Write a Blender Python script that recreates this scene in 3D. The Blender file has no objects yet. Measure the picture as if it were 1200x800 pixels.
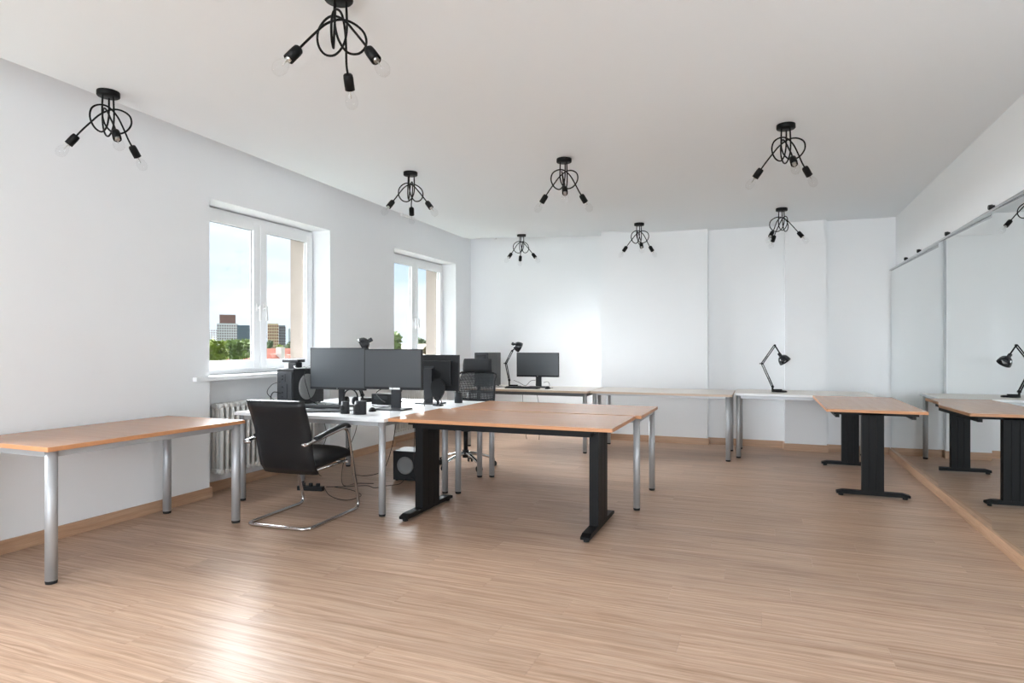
import bpy, bmesh, math, random
from mathutils import Vector, Matrix
random.seed(7)
S = bpy.context.scene
COL = S.collection
PI = math.pi
R = math.radians

# ------------------------------------------------------------------ camera
cam_d = bpy.data.cameras.new('camera'); cam = bpy.data.objects.new('camera', cam_d); COL.objects.link(cam)
cam.location = (0, 0, 1.28)
cam.rotation_euler = (R(90), 0, math.atan(293 / 749))
cam_d.sensor_width = 36; cam_d.lens = 749 / 1200 * 36
cam_d.shift_y = 5 / 1200
cam_d.clip_end = 2000
S.camera = cam

# ------------------------------------------------------------------ colour management
S.view_settings.view_transform = 'Standard'; S.view_settings.look = 'None'
S.view_settings.gamma = 1; S.view_settings.use_curve_mapping = False
S.view_settings.exposure = 1.10

# ------------------------------------------------------------------ sky: bright overcast with soft clouds
W = bpy.data.worlds.new('world'); S.world = W; W.use_nodes = True
nt = W.node_tree; nt.nodes.clear()
out = nt.nodes.new('ShaderNodeOutputWorld'); bg = nt.nodes.new('ShaderNodeBackground')
tc = nt.nodes.new('ShaderNodeTexCoord'); mp = nt.nodes.new('ShaderNodeMapping')
mp.inputs['Scale'].default_value = (1.6, 1.6, 6.0)
nz = nt.nodes.new('ShaderNodeTexNoise'); nz.inputs['Scale'].default_value = 2.2; nz.inputs['Detail'].default_value = 6
cr = nt.nodes.new('ShaderNodeValToRGB')
cr.color_ramp.elements[0].position = .36; cr.color_ramp.elements[0].color = (.58, .73, .92, 1)
cr.color_ramp.elements[1].position = .60; cr.color_ramp.elements[1].color = (.90, .96, 1, 1)
nt.links.new(tc.outputs['Generated'], mp.inputs[0]); nt.links.new(mp.outputs[0], nz.inputs['Vector'])
nt.links.new(nz.outputs[0], cr.inputs[0]); nt.links.new(cr.outputs[0], bg.inputs[0]); nt.links.new(bg.outputs[0], out.inputs[0])
bg.inputs[1].default_value = 0.62

# sun veiled by cloud, so very wide
sd = bpy.data.lights.new('sun', 'SUN'); sd.energy = 35.0; sd.angle = R(112); sd.color = (.92, .965, 1)
so = bpy.data.objects.new('sun', sd); COL.objects.link(so)
so.rotation_euler = Vector((.84, -.42, -.42)).to_track_quat('-Z', 'Y').to_euler()

def area(name, loc, direction, sx, sy, power, color=(1, 1, 1), spread=180):
    d = bpy.data.lights.new(name, 'AREA'); d.shape = 'RECTANGLE'; d.size = sx; d.size_y = sy; d.energy = power; d.color = color; d.spread = R(spread)
    o = bpy.data.objects.new(name, d); COL.objects.link(o); o.location = loc
    o.rotation_euler = Vector(direction).to_track_quat('-Z', 'Y').to_euler()
    return o
# added area lamp standing in for daylight from an unseen window behind the camera
area('front_fill_light', (-1.3, -4.85, 1.55), (0, 1, 0), 4.4, 2.1, 140, (.84, .925, 1), 150)
#area('daylight_side_window', (-4.42, 1.26, 1.75), (1, 0, 0), 1.5, 1.4, 10, (.86, .935, 1), 150)
#area('daylight_side_window_2', (-4.42, -1.78, 1.75), (1, 0, 0), 1.5, 1.4, 10, (.86, .935, 1), 150)

# ------------------------------------------------------------------ materials
def mat(name, color, rough=.5, metal=0, spec=.5, bump=0, bscale=200, var=0, vscale=5, coat=0, emit=None):
    m = bpy.data.materials.new(name); m.use_nodes = True; n = m.node_tree; b = n.nodes['Principled BSDF']
    b.inputs['Base Color'].default_value = (*color, 1); b.inputs['Roughness'].default_value = rough
    b.inputs['Metallic'].default_value = metal; b.inputs['Specular IOR Level'].default_value = spec
    b.inputs['Coat Weight'].default_value = coat
    if bump or var:
        t = n.nodes.new('ShaderNodeTexCoord')
    if bump:
        z = n.nodes.new('ShaderNodeTexNoise'); z.inputs['Scale'].default_value = bscale; z.inputs['Detail'].default_value = 3
        bp = n.nodes.new('ShaderNodeBump'); bp.inputs['Strength'].default_value = bump; bp.inputs['Distance'].default_value = .002
        n.links.new(t.outputs['Object'], z.inputs['Vector']); n.links.new(z.outputs[0], bp.inputs['Height']); n.links.new(bp.outputs[0], b.inputs['Normal'])
    if var:
        z = n.nodes.new('ShaderNodeTexNoise'); z.inputs['Scale'].default_value = vscale; z.inputs['Detail'].default_value = 4
        mx = n.nodes.new('ShaderNodeMix'); mx.data_type = 'RGBA'
        mx.inputs['A'].default_value = (*[c * (1 - var) for c in color], 1); mx.inputs['B'].default_value = (*[min(1, c * (1 + var)) for c in color], 1)
        n.links.new(t.outputs['Object'], z.inputs['Vector']); n.links.new(z.outputs[0], mx.inputs[0]); n.links.new(mx.outputs['Result'], b.inputs['Base Color'])
    return m

def wood(name, c1, c2, c3, scale=(1.2, 22, 22), rough=.3, spec=.5, rnd=.0, bump=.05, streak=.5, knots=0):
    m = bpy.data.materials.new(name); m.use_nodes = True; n = m.node_tree; L = n.links; b = n.nodes['Principled BSDF']
    t = n.nodes.new('ShaderNodeTexCoord'); oi = n.nodes.new('ShaderNodeObjectInfo')
    add = n.nodes.new('ShaderNodeVectorMath'); add.operation = 'ADD'
    cb = n.nodes.new('ShaderNodeVectorMath'); cb.operation = 'SCALE'; cb.inputs['Scale'].default_value = 37.0
    cx = n.nodes.new('ShaderNodeCombineXYZ')
    L.new(oi.outputs['Random'], cx.inputs[0]); L.new(oi.outputs['Random'], cx.inputs[1]); L.new(oi.outputs['Random'], cx.inputs[2]); L.new(cx.outputs[0], cb.inputs[0])
    L.new(t.outputs['Object'], add.inputs[0]); L.new(cb.outputs[0], add.inputs[1])
    # slow warp so that the grain wanders
    wn = n.nodes.new('ShaderNodeTexNoise'); wn.inputs['Scale'].default_value = 1.7; wn.inputs['Detail'].default_value = 2
    L.new(add.outputs[0], wn.inputs['Vector'])
    ws = n.nodes.new('ShaderNodeVectorMath'); ws.operation = 'SCALE'; ws.inputs['Scale'].default_value = .045
    L.new(wn.outputs['Color'], ws.inputs[0])
    a2 = n.nodes.new('ShaderNodeVectorMath'); a2.operation = 'ADD'; L.new(add.outputs[0], a2.inputs[0]); L.new(ws.outputs[0], a2.inputs[1])
    mp = n.nodes.new('ShaderNodeMapping'); mp.inputs['Scale'].default_value = scale; L.new(a2.outputs[0], mp.inputs[0])
    n1 = n.nodes.new('ShaderNodeTexNoise'); n1.inputs['Scale'].default_value = 1.0; n1.inputs['Detail'].default_value = 8; n1.inputs['Roughness'].default_value = .62; n1.inputs['Distortion'].default_value = .5
    L.new(mp.outputs[0], n1.inputs['Vector'])
    mp2 = n.nodes.new('ShaderNodeMapping'); mp2.inputs['Scale'].default_value = (scale[0] * 2, scale[1] * 5, scale[2] * 5); L.new(a2.outputs[0], mp2.inputs[0])
    n2 = n.nodes.new('ShaderNodeTexNoise'); n2.inputs['Scale'].default_value = 1.0; n2.inputs['Detail'].default_value = 4
    L.new(mp2.outputs[0], n2.inputs['Vector'])
    r = n.nodes.new('ShaderNodeValToRGB'); e = r.color_ramp.elements
    e[0].position = .30; e[0].color = (*c1, 1); e[1].position = .68; e[1].color = (*c3, 1)
    k = e.new(.48); k.color = (*c2, 1)
    if knots:
        # flame figure: distorted bands mixed into the fine grain
        mk = n.nodes.new('ShaderNodeMapping'); mk.inputs['Scale'].default_value = (.55, 7.5, 7.5); L.new(a2.outputs[0], mk.inputs[0])
        wv = n.nodes.new('ShaderNodeTexWave'); wv.bands_direction = 'Y'; wv.inputs['Scale'].default_value = 1.4; wv.inputs['Distortion'].default_value = 7.5
        wv.inputs['Detail'].default_value = 3; wv.inputs['Detail Scale'].default_value = 1.1; L.new(mk.outputs[0], wv.inputs['Vector'])
        mm = n.nodes.new('ShaderNodeMix'); mm.data_type = 'FLOAT'; mm.inputs[0].default_value = .22 * knots
        L.new(n1.outputs[0], mm.inputs['A']); L.new(wv.outputs['Fac'], mm.inputs['B']); L.new(mm.outputs['Result'], r.inputs[0])
    else:
        L.new(n1.outputs[0], r.inputs[0])
    r2 = n.nodes.new('ShaderNodeValToRGB'); e = r2.color_ramp.elements
    e[0].position = .35; e[0].color = (1 - streak * .5,) * 3 + (1,); e[1].position = .6; e[1].color = (1, 1, 1, 1)
    L.new(n2.outputs[0], r2.inputs[0])
    mu = n.nodes.new('ShaderNodeMix'); mu.data_type = 'RGBA'; mu.blend_type = 'MULTIPLY'; mu.inputs[0].default_value = 1
    L.new(r.outputs[0], mu.inputs['A']); L.new(r2.outputs[0], mu.inputs['B'])
    hs = n.nodes.new('ShaderNodeHueSaturation')
    mr = n.nodes.new('ShaderNodeMapRange'); mr.inputs['To Min'].default_value = 1 - rnd; mr.inputs['To Max'].default_value = 1 + rnd
    L.new(oi.outputs['Random'], mr.inputs[0]); L.new(mr.outputs[0], hs.inputs['Value']); L.new(mu.outputs['Result'], hs.inputs['Color'])
    L.new(hs.outputs[0], b.inputs['Base Color'])
    b.inputs['Roughness'].default_value = rough; b.inputs['Specular IOR Level'].default_value = spec
    if bump:
        bp = n.nodes.new('ShaderNodeBump'); bp.inputs['Strength'].default_value = bump; bp.inputs['Distance'].default_value = .001
        L.new(n2.outputs[0], bp.inputs['Height']); L.new(bp.outputs[0], b.inputs['Normal'])
    return m

M = {}
M['paint'] = mat('white_paint', (.865, .875, .885), .75, bump=.12, bscale=160, var=.012, vscale=2.5)
M['ceiling'] = mat('ceiling_paint', (.86, .90, .93), .85, bump=.08, bscale=120)
M['stucco'] = mat('beige_stucco', (.21, .175, .15), .95, bump=.8, bscale=60, var=.12, vscale=9)
M['pvc'] = mat('white_window_plastic', (.86, .87, .88), .3)
M['gasket'] = mat('dark_gasket', (.05, .05, .055), .6)
M['floor'] = wood('laminate_floor', (.375, .235, .155), (.51, .345, .245), (.62, .445, .335), (1.3, 42, 42), .32, .11, .07, .03, .40, knots=.30)
M['skirt'] = wood('oak_skirting', (.42, .25, .15), (.50, .31, .195), (.57, .37, .245), (22, 1.5, 30), .4, .4, .0, .03, .25)
M['skirt_x'] = wood('oak_skirting_across', (.42, .25, .15), (.50, .31, .195), (.57, .37, .245), (1.5, 22, 30), .4, .4, .0, .03, .25)
M['beech'] = wood('beech_laminate', (.47, .238, .130), (.50, .258, .145), (.53, .278, .158), (1.2, 26, 26), .27, .8, .0, .0, .05)
M['beech_edge'] = mat('beech_edging', (.60, .28, .125), .4, var=.06, vscale=20)
M['pale_top'] = wood('pale_maple_laminate', (.64, .57, .50), (.66, .59, .52), (.69, .62, .55), (1.2, 26, 26), .30, .8, .0, .0, .04)
M['pale_edge'] = mat('pale_maple_edging', (.58, .44, .33), .4)
M['white_top'] = mat('white_laminate', (.80, .81, .82), .36)
M['silver'] = mat('silver_lacquered_steel', (.46, .47, .485), .48, metal=.5)
M['steel_dark'] = mat('dark_grey_steel', (.10, .10, .105), .45, metal=.3)
M['black_metal'] = mat('black_lacquered_metal', (.004, .004, .0045), .5, spec=.2, bump=.1, bscale=300)
M['black_plastic'] = mat('black_plastic', (.012, .0125, .014), .45, spec=.3)
M['black_gloss'] = mat('gloss_black_plastic', (.015, .016, .02), .16)
M['lamp_black'] = mat('matt_black_lamp_metal', (.003, .003, .003), .5, spec=.2)
M['socket_face'] = mat('black_lamp_socket', (.005, .005, .005), .5, spec=.2)
M['grey_plastic'] = mat('grey_plastic', (.032, .034, .038), .5, spec=.3)
M['mid_grey'] = mat('mid_grey_cone', (.20, .20, .20), .7, bump=.2, bscale=500)
M['screen'] = mat('monitor_screen', (.030, .036, .043), .33, spec=.8)
M['chrome'] = mat('chrome', (.62, .62, .63), .12, metal=1)
M['alu'] = mat('polished_aluminium', (.55, .56, .57), .22, metal=1)
M['leather'] = mat('black_leather', (.009, .0095, .011), .42, spec=.35, bump=.35, bscale=220)
M['fabric'] = mat('black_fabric', (.022, .024, .027), .85, bump=.4, bscale=500)
M['mesh'] = mat('dark_mesh_fabric', (.035, .04, .045), .8)
M['rubber'] = mat('black_rubber', (.012, .012, .012), .8)
M['radiator'] = mat('cream_radiator_enamel', (.82, .81, .78), .35)
M['white_plastic'] = mat('white_plastic', (.8, .8, .8), .4)
M['cable'] = mat('black_cable', (.015, .015, .016), .6)
M['cable_w'] = mat('white_cable', (.6, .6, .6), .5)
M['paper'] = mat('dark_paper_cover', (.05, .055, .06), .35)
M['mirror'] = mat('mirror_silvering', (.80, .83, .825), .0, metal=1)
M['mirror_edge'] = mat('mirror_glass_edge', (.20, .27, .25), .2)
M['brass'] = mat('bulb_cap_metal', (.6, .6, .58), .3, metal=1)

def glassmat(name, tint, gloss):
    m = bpy.data.materials.new(name); m.use_nodes = True; n = m.node_tree; n.nodes.clear()
    o = n.nodes.new('ShaderNodeOutputMaterial'); t = n.nodes.new('ShaderNodeBsdfTransparent'); g = n.nodes.new('ShaderNodeBsdfGlossy')
    t.inputs[0].default_value = (*tint, 1); g.inputs['Roughness'].default_value = .0
    lw = n.nodes.new('ShaderNodeLayerWeight'); lw.inputs[0].default_value = .5
    pw = n.nodes.new('ShaderNodeMath'); pw.operation = 'POWER'; pw.inputs[1].default_value = 4
    n.links.new(lw.outputs['Facing'], pw.inputs[0])
    f = n.nodes.new('ShaderNodeMath'); f.operation = 'MULTIPLY_ADD'; f.inputs[1].default_value = gloss; f.inputs[2].default_value = .02; n.links.new(pw.outputs[0], f.inputs[0])
    mx = n.nodes.new('ShaderNodeMixShader'); n.links.new(f.outputs[0], mx.inputs[0]); n.links.new(t.outputs[0], mx.inputs[1]); n.links.new(g.outputs[0], mx.inputs[2]); n.links.new(mx.outputs[0], o.inputs[0])
    return m
M['glass'] = glassmat('window_glass', (.98, .985, .985), .35)
M['bulb'] = glassmat('clear_bulb_glass', (.985, .985, .985), .30)

# ------------------------------------------------------------------ mesh helpers
def bm_box(bm, x0, x1, y0, y1, z0, z1, bev=0, mi=0):
    vs = [bm.verts.new(p) for p in [(x0, y0, z0), (x1, y0, z0), (x1, y1, z0), (x0, y1, z0), (x0, y0, z1), (x1, y0, z1), (x1, y1, z1), (x0, y1, z1)]]
    fs = [bm.faces.new([vs[i] for i in f]) for f in [(3, 2, 1, 0), (4, 5, 6, 7), (0, 1, 5, 4), (1, 2, 6, 5), (2, 3, 7, 6), (3, 0, 4, 7)]]
    for f in fs: f.material_index = mi
    if bev:
        es = set(e for f in fs for e in f.edges)
        r = bmesh.ops.bevel(bm, geom=list(es), offset=bev, segments=2, profile=.7, affect='EDGES')
        for f in r['faces']: f.material_index = mi
    return fs

def frame_of(d):
    d = d.normalized(); up = Vector((0, 0, 1)) if abs(d.z) < .95 else Vector((1, 0, 0))
    a = d.cross(up).normalized(); return a, d.cross(a).normalized()

def bm_cyl(bm, p0, p1, r0, r1=None, seg=16, caps=True, mi=0):
    r1 = r0 if r1 is None else r1
    p0 = Vector(p0); p1 = Vector(p1); a, b = frame_of(p1 - p0); rings = []
    for p, r in ((p0, r0), (p1, r1)):
        rings.append([bm.verts.new(p + (a * math.cos(t) + b * math.sin(t)) * r) for t in [2 * PI * i / seg for i in range(seg)]])
    for i in range(seg):
        f = bm.faces.new([rings[0][i], rings[1][i], rings[1][(i + 1) % seg], rings[0][(i + 1) % seg]]); f.smooth = True; f.material_index = mi
    if caps:
        for k, rr in ((0, rings[0]), (1, rings[1][::-1])):
            f = bm.faces.new(rr); f.material_index = mi

def smooth_path(pts, n=6, closed=False):
    P = [Vector(p) for p in pts]; out = []; N = len(P)
    rng = range(N if closed else N - 1)
    for i in rng:
        g = (lambda k: P[k % N]) if closed else (lambda k: P[min(max(k, 0), N - 1)])
        a, b, c, d = g(i - 1), g(i), g(i + 1), g(i + 2)
        for j in range(n):
            t = j / n
            out.append(.5 * ((2 * b) + (-a + c) * t + (2 * a - 5 * b + 4 * c - d) * t * t + (-a + 3 * b - 3 * c + d) * t ** 3))
    if not closed: out.append(P[-1])
    return out

def round_path(pts, rad, n=5):
    """polyline with rounded corners"""
    P = [Vector(p) for p in pts]; out = [P[0]]
    for i in range(1, len(P) - 1):
        a, b, c = P[i - 1], P[i], P[i + 1]
        u = (a - b); v = (c - b); r = min(rad, u.length * .48, v.length * .48)
        p = b + u.normalized() * r; q = b + v.normalized() * r
        for j in range(n + 1):
            t = j / n; out.append(p * (1 - t) ** 2 + b * 2 * t * (1 - t) + q * t * t)
    out.append(P[-1]); return out

def bm_tube(bm, path, r, seg=8, closed=False, mi=0, flat=1.0):
    P = [Vector(p) for p in path]; N = len(P); rings = []
    T = []
    for i in range(N):
        if closed: T.append((P[(i + 1) % N] - P[i - 1]).normalized())
        else: T.append((P[min(i + 1, N - 1)] - P[max(i - 1, 0)]).normalized())
    a, b = frame_of(T[0])
    for i in range(N):
        a = (a - T[i] * a.dot(T[i])).normalized(); b = T[i].cross(a)
        rr = r[i] if isinstance(r, (list, tuple)) else r
        rings.append([bm.verts.new(P[i] + a * math.cos(t) * rr + b * math.sin(t) * rr * flat) for t in [2 * PI * k / seg for k in range(seg)]])
    for i in range(N if closed else N - 1):
        A, B = rings[i], rings[(i + 1) % N]
        for k in range(seg):
            f = bm.faces.new([A[k], A[(k + 1) % seg], B[(k + 1) % seg], B[k]]); f.smooth = True; f.material_index = mi
    if not closed:
        f = bm.faces.new(rings[0][::-1]); f.material_index = mi
        f = bm.faces.new(rings[-1]); f.material_index = mi

def bm_lathe(bm, prof, seg=20, origin=(0, 0, 0), axis=(0, 0, 1), mi=0, cap=True):
    """prof: list of (radius, distance along axis)"""
    o = Vector(origin); d = Vector(axis).normalized(); a, b = frame_of(d); rings = []
    for r, z in prof:
        rings.append([bm.verts.new(o + d * z + (a * math.cos(t) + b * math.sin(t)) * max(r, 1e-4)) for t in [2 * PI * k / seg for k in range(seg)]])
    for A, B in zip(rings, rings[1:]):
        for k in range(seg):
            f = bm.faces.new([A[k], B[k], B[(k + 1) % seg], A[(k + 1) % seg]]); f.smooth = True; f.material_index = mi
    if cap:
        bm.faces.new(rings[0]).material_index = mi; bm.faces.new(rings[-1][::-1]).material_index = mi

def obj(name, bm, m, parent=None, loc=None, rot=None, normals=True):
    if normals: bmesh.ops.recalc_face_normals(bm, faces=bm.faces[:])
    me = bpy.data.meshes.new(name); bm.to_mesh(me); bm.free()
    for x in (m if isinstance(m, (list, tuple)) else [m]): me.materials.append(x)
    o = bpy.data.objects.new(name, me); COL.objects.link(o)
    if parent: o.parent = parent
    if loc: o.location = loc
    if rot: o.rotation_euler = rot
    return o

def tag(o, label, cat, group=None, kind=None):
    if label: o['label'] = label
    if cat: o['category'] = cat
    if group: o['group'] = group
    if kind: o['kind'] = kind
    return o

def thing(name, label, cat, loc=(0, 0, 0), rotz=0, group=None, kind=None):
    o = bpy.data.objects.new(name, None); o.empty_display_size = .1; COL.objects.link(o)
    o.location = loc; o.rotation_euler = (0, 0, rotz)
    return tag(o, label, cat, group, kind)

def struct(name, bm, m, parent=None):
    o = obj(name, bm, m, parent); 
    if not parent: o['kind'] = 'structure'
    return o

def copy_tree(o, parent=None):
    kids = [c for c in bpy.data.objects if c.parent == o]
    c = o.copy(); COL.objects.link(c); c.parent = parent
    for k in kids: copy_tree(k, c)
    return c

def box(name, m, parent, x0, x1, y0, y1, z0, z1, bev=0, label=None):
    bm = bmesh.new(); bm_box(bm, x0, x1, y0, y1, z0, z1, bev); o = obj(name, bm, m, parent)
    if label: o['label'] = label
    return o

# ================================================================== THE ROOM
WX = -4.35            # inner face of the window wall
RX = 1.46             # right wall
YF = -5.0             # wall behind the camera
WINS = [(.45, 2.08), (4.10, 5.72), (7.01, 8.77)]  # first window lies out of view, added to let daylight in
ZS, ZH = 1.02, 2.527  # sill and head

# floor of laminate planks
bm = bmesh.new(); bm_box(bm, -4.9, 1.7, YF - .2, 9.6, -.2, -.012)
floor = struct('floor', bm, mat('screed', (.12, .08, .06), .9))
def plank_mesh(x0, x1, y0, y1):
    bm = bmesh.new(); e = .0004; z0, z1 = -.011, 0.0
    a = [(x0, y0), (x1, y0), (x1, y1), (x0, y1)]; b = [(x0 + e, y0 + e), (x1 - e, y0 + e), (x1 - e, y1 - e), (x0 + e, y1 - e)]
    A = [bm.verts.new((*p, z0)) for p in a]; B = [bm.verts.new((*p, z1 - e)) for p in a]; C = [bm.verts.new((*p, z1)) for p in b]
    for i in range(4):
        j = (i + 1) % 4
        bm.faces.new([A[i], A[j], B[j], B[i]]); bm.faces.new([B[i], B[j], C[j], C[i]])
    bm.faces.new(C)
    return bm
PW, PL = .193, 1.383
full = None; rest = bmesh.new(); row = 0; y = YF
g = .0005
while y < 9.38:
    offs = -4.62 - ((row * .37 + (row * row * .13) % .3) % 1) * PL
    x = offs
    while x < 1.44:
        x0, x1 = max(x, -4.6), min(x + PL, 1.44)
        if x1 - x0 > .03:
            if y < .95:
                b = plank_mesh(x0, x1 - g, y + g, y + PW); me = bpy.data.meshes.new('t'); b.to_mesh(me); b.free(); rest.from_mesh(me); bpy.data.meshes.remove(me)
            else:
                if x1 - x0 > PL - .001:
                    if full is None:
                        full = bpy.data.meshes.new('plank'); b = plank_mesh(0, PL - g, g, PW); bmesh.ops.recalc_face_normals(b, faces=b.faces[:]); b.to_mesh(full); b.free(); full.materials.append(M['floor'])
                    me = full; loc = (x0, y, 0)
                else:
                    me = bpy.data.meshes.new('plank'); b = plank_mesh(0, x1 - x0 - g, g, PW); bmesh.ops.recalc_face_normals(b, faces=b.faces[:]); b.to_mesh(me); b.free(); me.materials.append(M['floor']); loc = (x0, y, 0)
                o = bpy.data.objects.new('plank', me); COL.objects.link(o); o.parent = floor; o.location = loc
        x += PL
    y += PW; row += 1
o = obj('planks', rest, M['floor'], floor); o['kind'] = 'stuff'

# window wall
bm = bmesh.new(); edges = [YF - .2]
for a, b in WINS: edges += [a, b]
edges.append(9.45)
for i in range(0, len(edges), 2): bm_box(bm, -4.66, WX, edges[i], edges[i + 1], -.05, 3.3)
for a, b in WINS:
    bm_box(bm, -4.66, WX, a, b, ZH, 3.3)
    bm_box(bm, -4.66, -4.50, a, b, -.05, ZS - .035)
struct('wall_left', bm, M['paint'])
bm = bmesh.new()
ext = [YF - .2]
for a, b in WINS: ext += [a + .05, b - .05]
ext.append(9.6)
for i in range(0, len(ext), 2): bm_box(bm, -4.84, -4.66, ext[i], ext[i + 1], -1.5, 4.0)
for a, b in WINS:
    bm_box(bm, -4.84, -4.66, a + .05, b - .05, ZH - .04, 4.0); bm_box(bm, -4.84, -4.66, a + .05, b - .05, -1.5, ZS + .02)
struct('wall_outside', bm, M['stucco'])

# back wall: shallow piers and recesses, deep recess at the left
bm = bmesh.new()
for x0, x1, yy in [(-4.66, -2.06, 9.30), (-2.06, -.655, 8.62), (-.655, .262, 8.72), (.262, .725, 8.53), (.725, 1.9, 8.62)]:
    bm_box(bm, x0, x1, yy, 9.7, -.05, 3.3)
struct('wall_back', bm, M['paint'])
bm = bmesh.new(); bm_box(bm, RX, RX + .25, YF - .2, 9.7, -.05, 3.3); struct('wall_right', bm, M['paint'])
# wall behind the camera, opened for the added window
bm = bmesh.new()
bm_box(bm, -4.66, -3.6, YF - .25, YF, -.05, 3.3); bm_box(bm, 1.0, 1.7, YF - .25, YF, -.05, 3.3)
bm_box(bm, -3.6, 1.0, YF - .25, YF, 2.65, 3.3); bm_box(bm, -3.6, 1.0, YF - .25, YF, -.05, .45)
struct('wall_front', bm, M['paint'])

# ceiling: flat, coved upwards beside the window wall
def fold(y): return -3.72 - .18 * min(max((y - 2.4) / 5.9, 0), 1)
def cz(x, y):
    z = 2.79
    if y > 8.1 and x < -1.3:
        k = (y - 8.1) / 1.2; z += k * (.12 + .07 * min(max((-2.2 - x) / 1.7, 0), 1)) * min(1, (-1.3 - x) / .6)
    return z
bm = bmesh.new(); ys = [YF - .2, 0, 2.4, 4, 5.5, 7, 8.1, 8.5, 8.9, 9.5]; rows = []
for y in ys:
    f = fold(y); wt = 3.06 - .08 * min(max((y - 2.4) / 6.9, 0), 1)
    xs = [(-4.7, wt + .08), (-4.35, wt), (f, cz(f, y))] + [(x, cz(x, y)) for x in (-3.3, -2.8, -2.2, -1.9, -1.3, 0, 1.75)]
    rows.append([(x, y, z) for x, z in xs])
lo = [[bm.verts.new(p) for p in r] for r in rows]; hi = [[bm.verts.new((p[0], p[1], p[2] + .12)) for p in r] for r in rows]
for i in range(len(rows) - 1):
    for j in range(len(rows[0]) - 1):
        bm.faces.new([lo[i][j], lo[i + 1][j], lo[i + 1][j + 1], lo[i][j + 1]]); bm.faces.new([hi[i][j], hi[i][j + 1], hi[i + 1][j + 1], hi[i + 1][j]])
struct('ceiling', bm, M['ceiling'])
# shallow boxed patch high on the pier and the curtain track above the far window
bm = bmesh.new(); bm_box(bm, .285, .70, 8.515, 8.54, 2.52, 2.80); struct('trim_1', bm, M['paint'])
bm = bmesh.new()
vs = []
for y in (6.35, 9.28):
    f = fold(y); z = cz(f, y)
    vs.append([bm.verts.new(p) for p in [(f - .015, y, z - .022), (f + .015, y, z - .022), (f + .015, y, z + .02), (f - .015, y, z + .02)]])
for k in range(4): bm.faces.new([vs[0][k], vs[0][(k + 1) % 4], vs[1][(k + 1) % 4], vs[1][k]])
bm.faces.new(vs[0]); bm.faces.new(vs[1][::-1])
struct('trim_2', bm, M['white_plastic'])

# skirting boards
SK = .085
def skirt(bm, x0, x1, y0, y1): bm_box(bm, x0, x1, y0, y1, 0, SK, .003)
bm = bmesh.new(); t = .018; y = YF
for a, b in WINS:
    skirt(bm, WX, WX + t, y, a + t)
    skirt(bm, -4.5 , WX, a, a + t)
    skirt(bm, -4.5, -4.5 + t, a + t, b - t)
    skirt(bm, -4.5, WX, b - t, b); y = b - t
skirt(bm, WX, WX + t, y, 9.3)
struct('baseboard_left', bm, M['skirt'])
bm = bmesh.new()
skirt(bm, -4.33, -2.06, 9.30 - t, 9.30)
skirt(bm, -2.075, -.637, 8.62 - t, 8.62); skirt(bm, -.655, -.637, 8.62, 8.72)
skirt(bm, -.637, .262 - t, 8.72 - t, 8.72); skirt(bm, .262 - t, .262, 8.53, 8.72)
skirt(bm, .262 - t, .725 + t, 8.53 - t, 8.53); skirt(bm, .725, .725 + t, 8.53, 8.62)
skirt(bm, .725 + t, 1.40, 8.62 - t, 8.62)
struct('baseboard_back', bm, M['skirt_x'])
bm = bmesh.new(); bm_box(bm, 1.385, RX, YF, 8.6, 0, .078, .004); struct('baseboard_right', bm, M['skirt'])

# ------------------------------------------------------------------ windows
def window(name, a, b):
    w = bpy.data.objects.new(name, None); COL.objects.link(w); w.location = (-4.60, (a + b) / 2, ZS); w['kind'] = 'structure'
    H = ZH - ZS - .01; hw = (b - a) / 2
    bm = bmesh.new(); f = .055; X0, X1 = -.05, .02
    bm_box(bm, X0, X1, -hw, -hw + f, 0, H, .004); bm_box(bm, X0, X1, hw - f, hw, 0, H, .004)
    bm_box(bm, X0, X1, -hw + f, hw - f, 0, f, .004); bm_box(bm, X0, X1, -hw + f, hw - f, H - f, H, .004)
    obj('window_frame', bm, M['pvc'], w)
    for s in (-1, 1):
        y0, y1 = (-hw + f - .015, -.003) if s < 0 else (.003, hw - f + .015)
        z0, z1 = f - .015, H - f + .015; p = .085
        bm = bmesh.new(); a0, a1 = .0, .045
        bm_box(bm, a0, a1, y0, y0 + p, z0, z1, .006); bm_box(bm, a0, a1, y1 - p, y1, z0, z1, .006)
        bm_box(bm, a0, a1, y0 + p, y1 - p, z0, z0 + p, .006); bm_box(bm, a0, a1, y0 + p, y1 - p, z1 - p, z1, .006)
        sash = obj('window_sash', bm, M['pvc'], w)
        bm = bmesh.new(); q = .004
        yy0, yy1, zz0, zz1 = y0 + p, y1 - p, z0 + p, z1 - p
        bm_box(bm, .012, .018, yy0, yy0 + q, zz0, zz1); bm_box(bm, .012, .018, yy1 - q, yy1, zz0, zz1)
        bm_box(bm, .012, .018, yy0, yy1, zz0, zz0 + q); bm_box(bm, .012, .018, yy0, yy1, zz1 - q, zz1)
        obj('gasket', bm, M['gasket'], sash)
        bm = bmesh.new(); bm_box(bm, .006, .012, yy0 - .01, yy1 + .01, zz0 - .01, zz1 + .01); obj('pane', bm, M['glass'], sash)
        hy = (y1 - .04) if s < 0 else (y0 + .04)
        bm = bmesh.new(); zc = H * .42
        bm_box(bm, .045, .056, hy - .014, hy + .014, zc - .035, zc + .035, .004)
        bm_cyl(bm, (.05, hy, zc), (.085, hy, zc), .009)
        bm_box(bm, .078, .095, hy - .011, hy + .011, zc - .125, zc + .015, .005)
        obj('window_handle', bm, M['white_plastic'], sash)
    return w
for i, (a, b) in enumerate(WINS): window('window_%d' % (i + 1), a, b)
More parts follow.
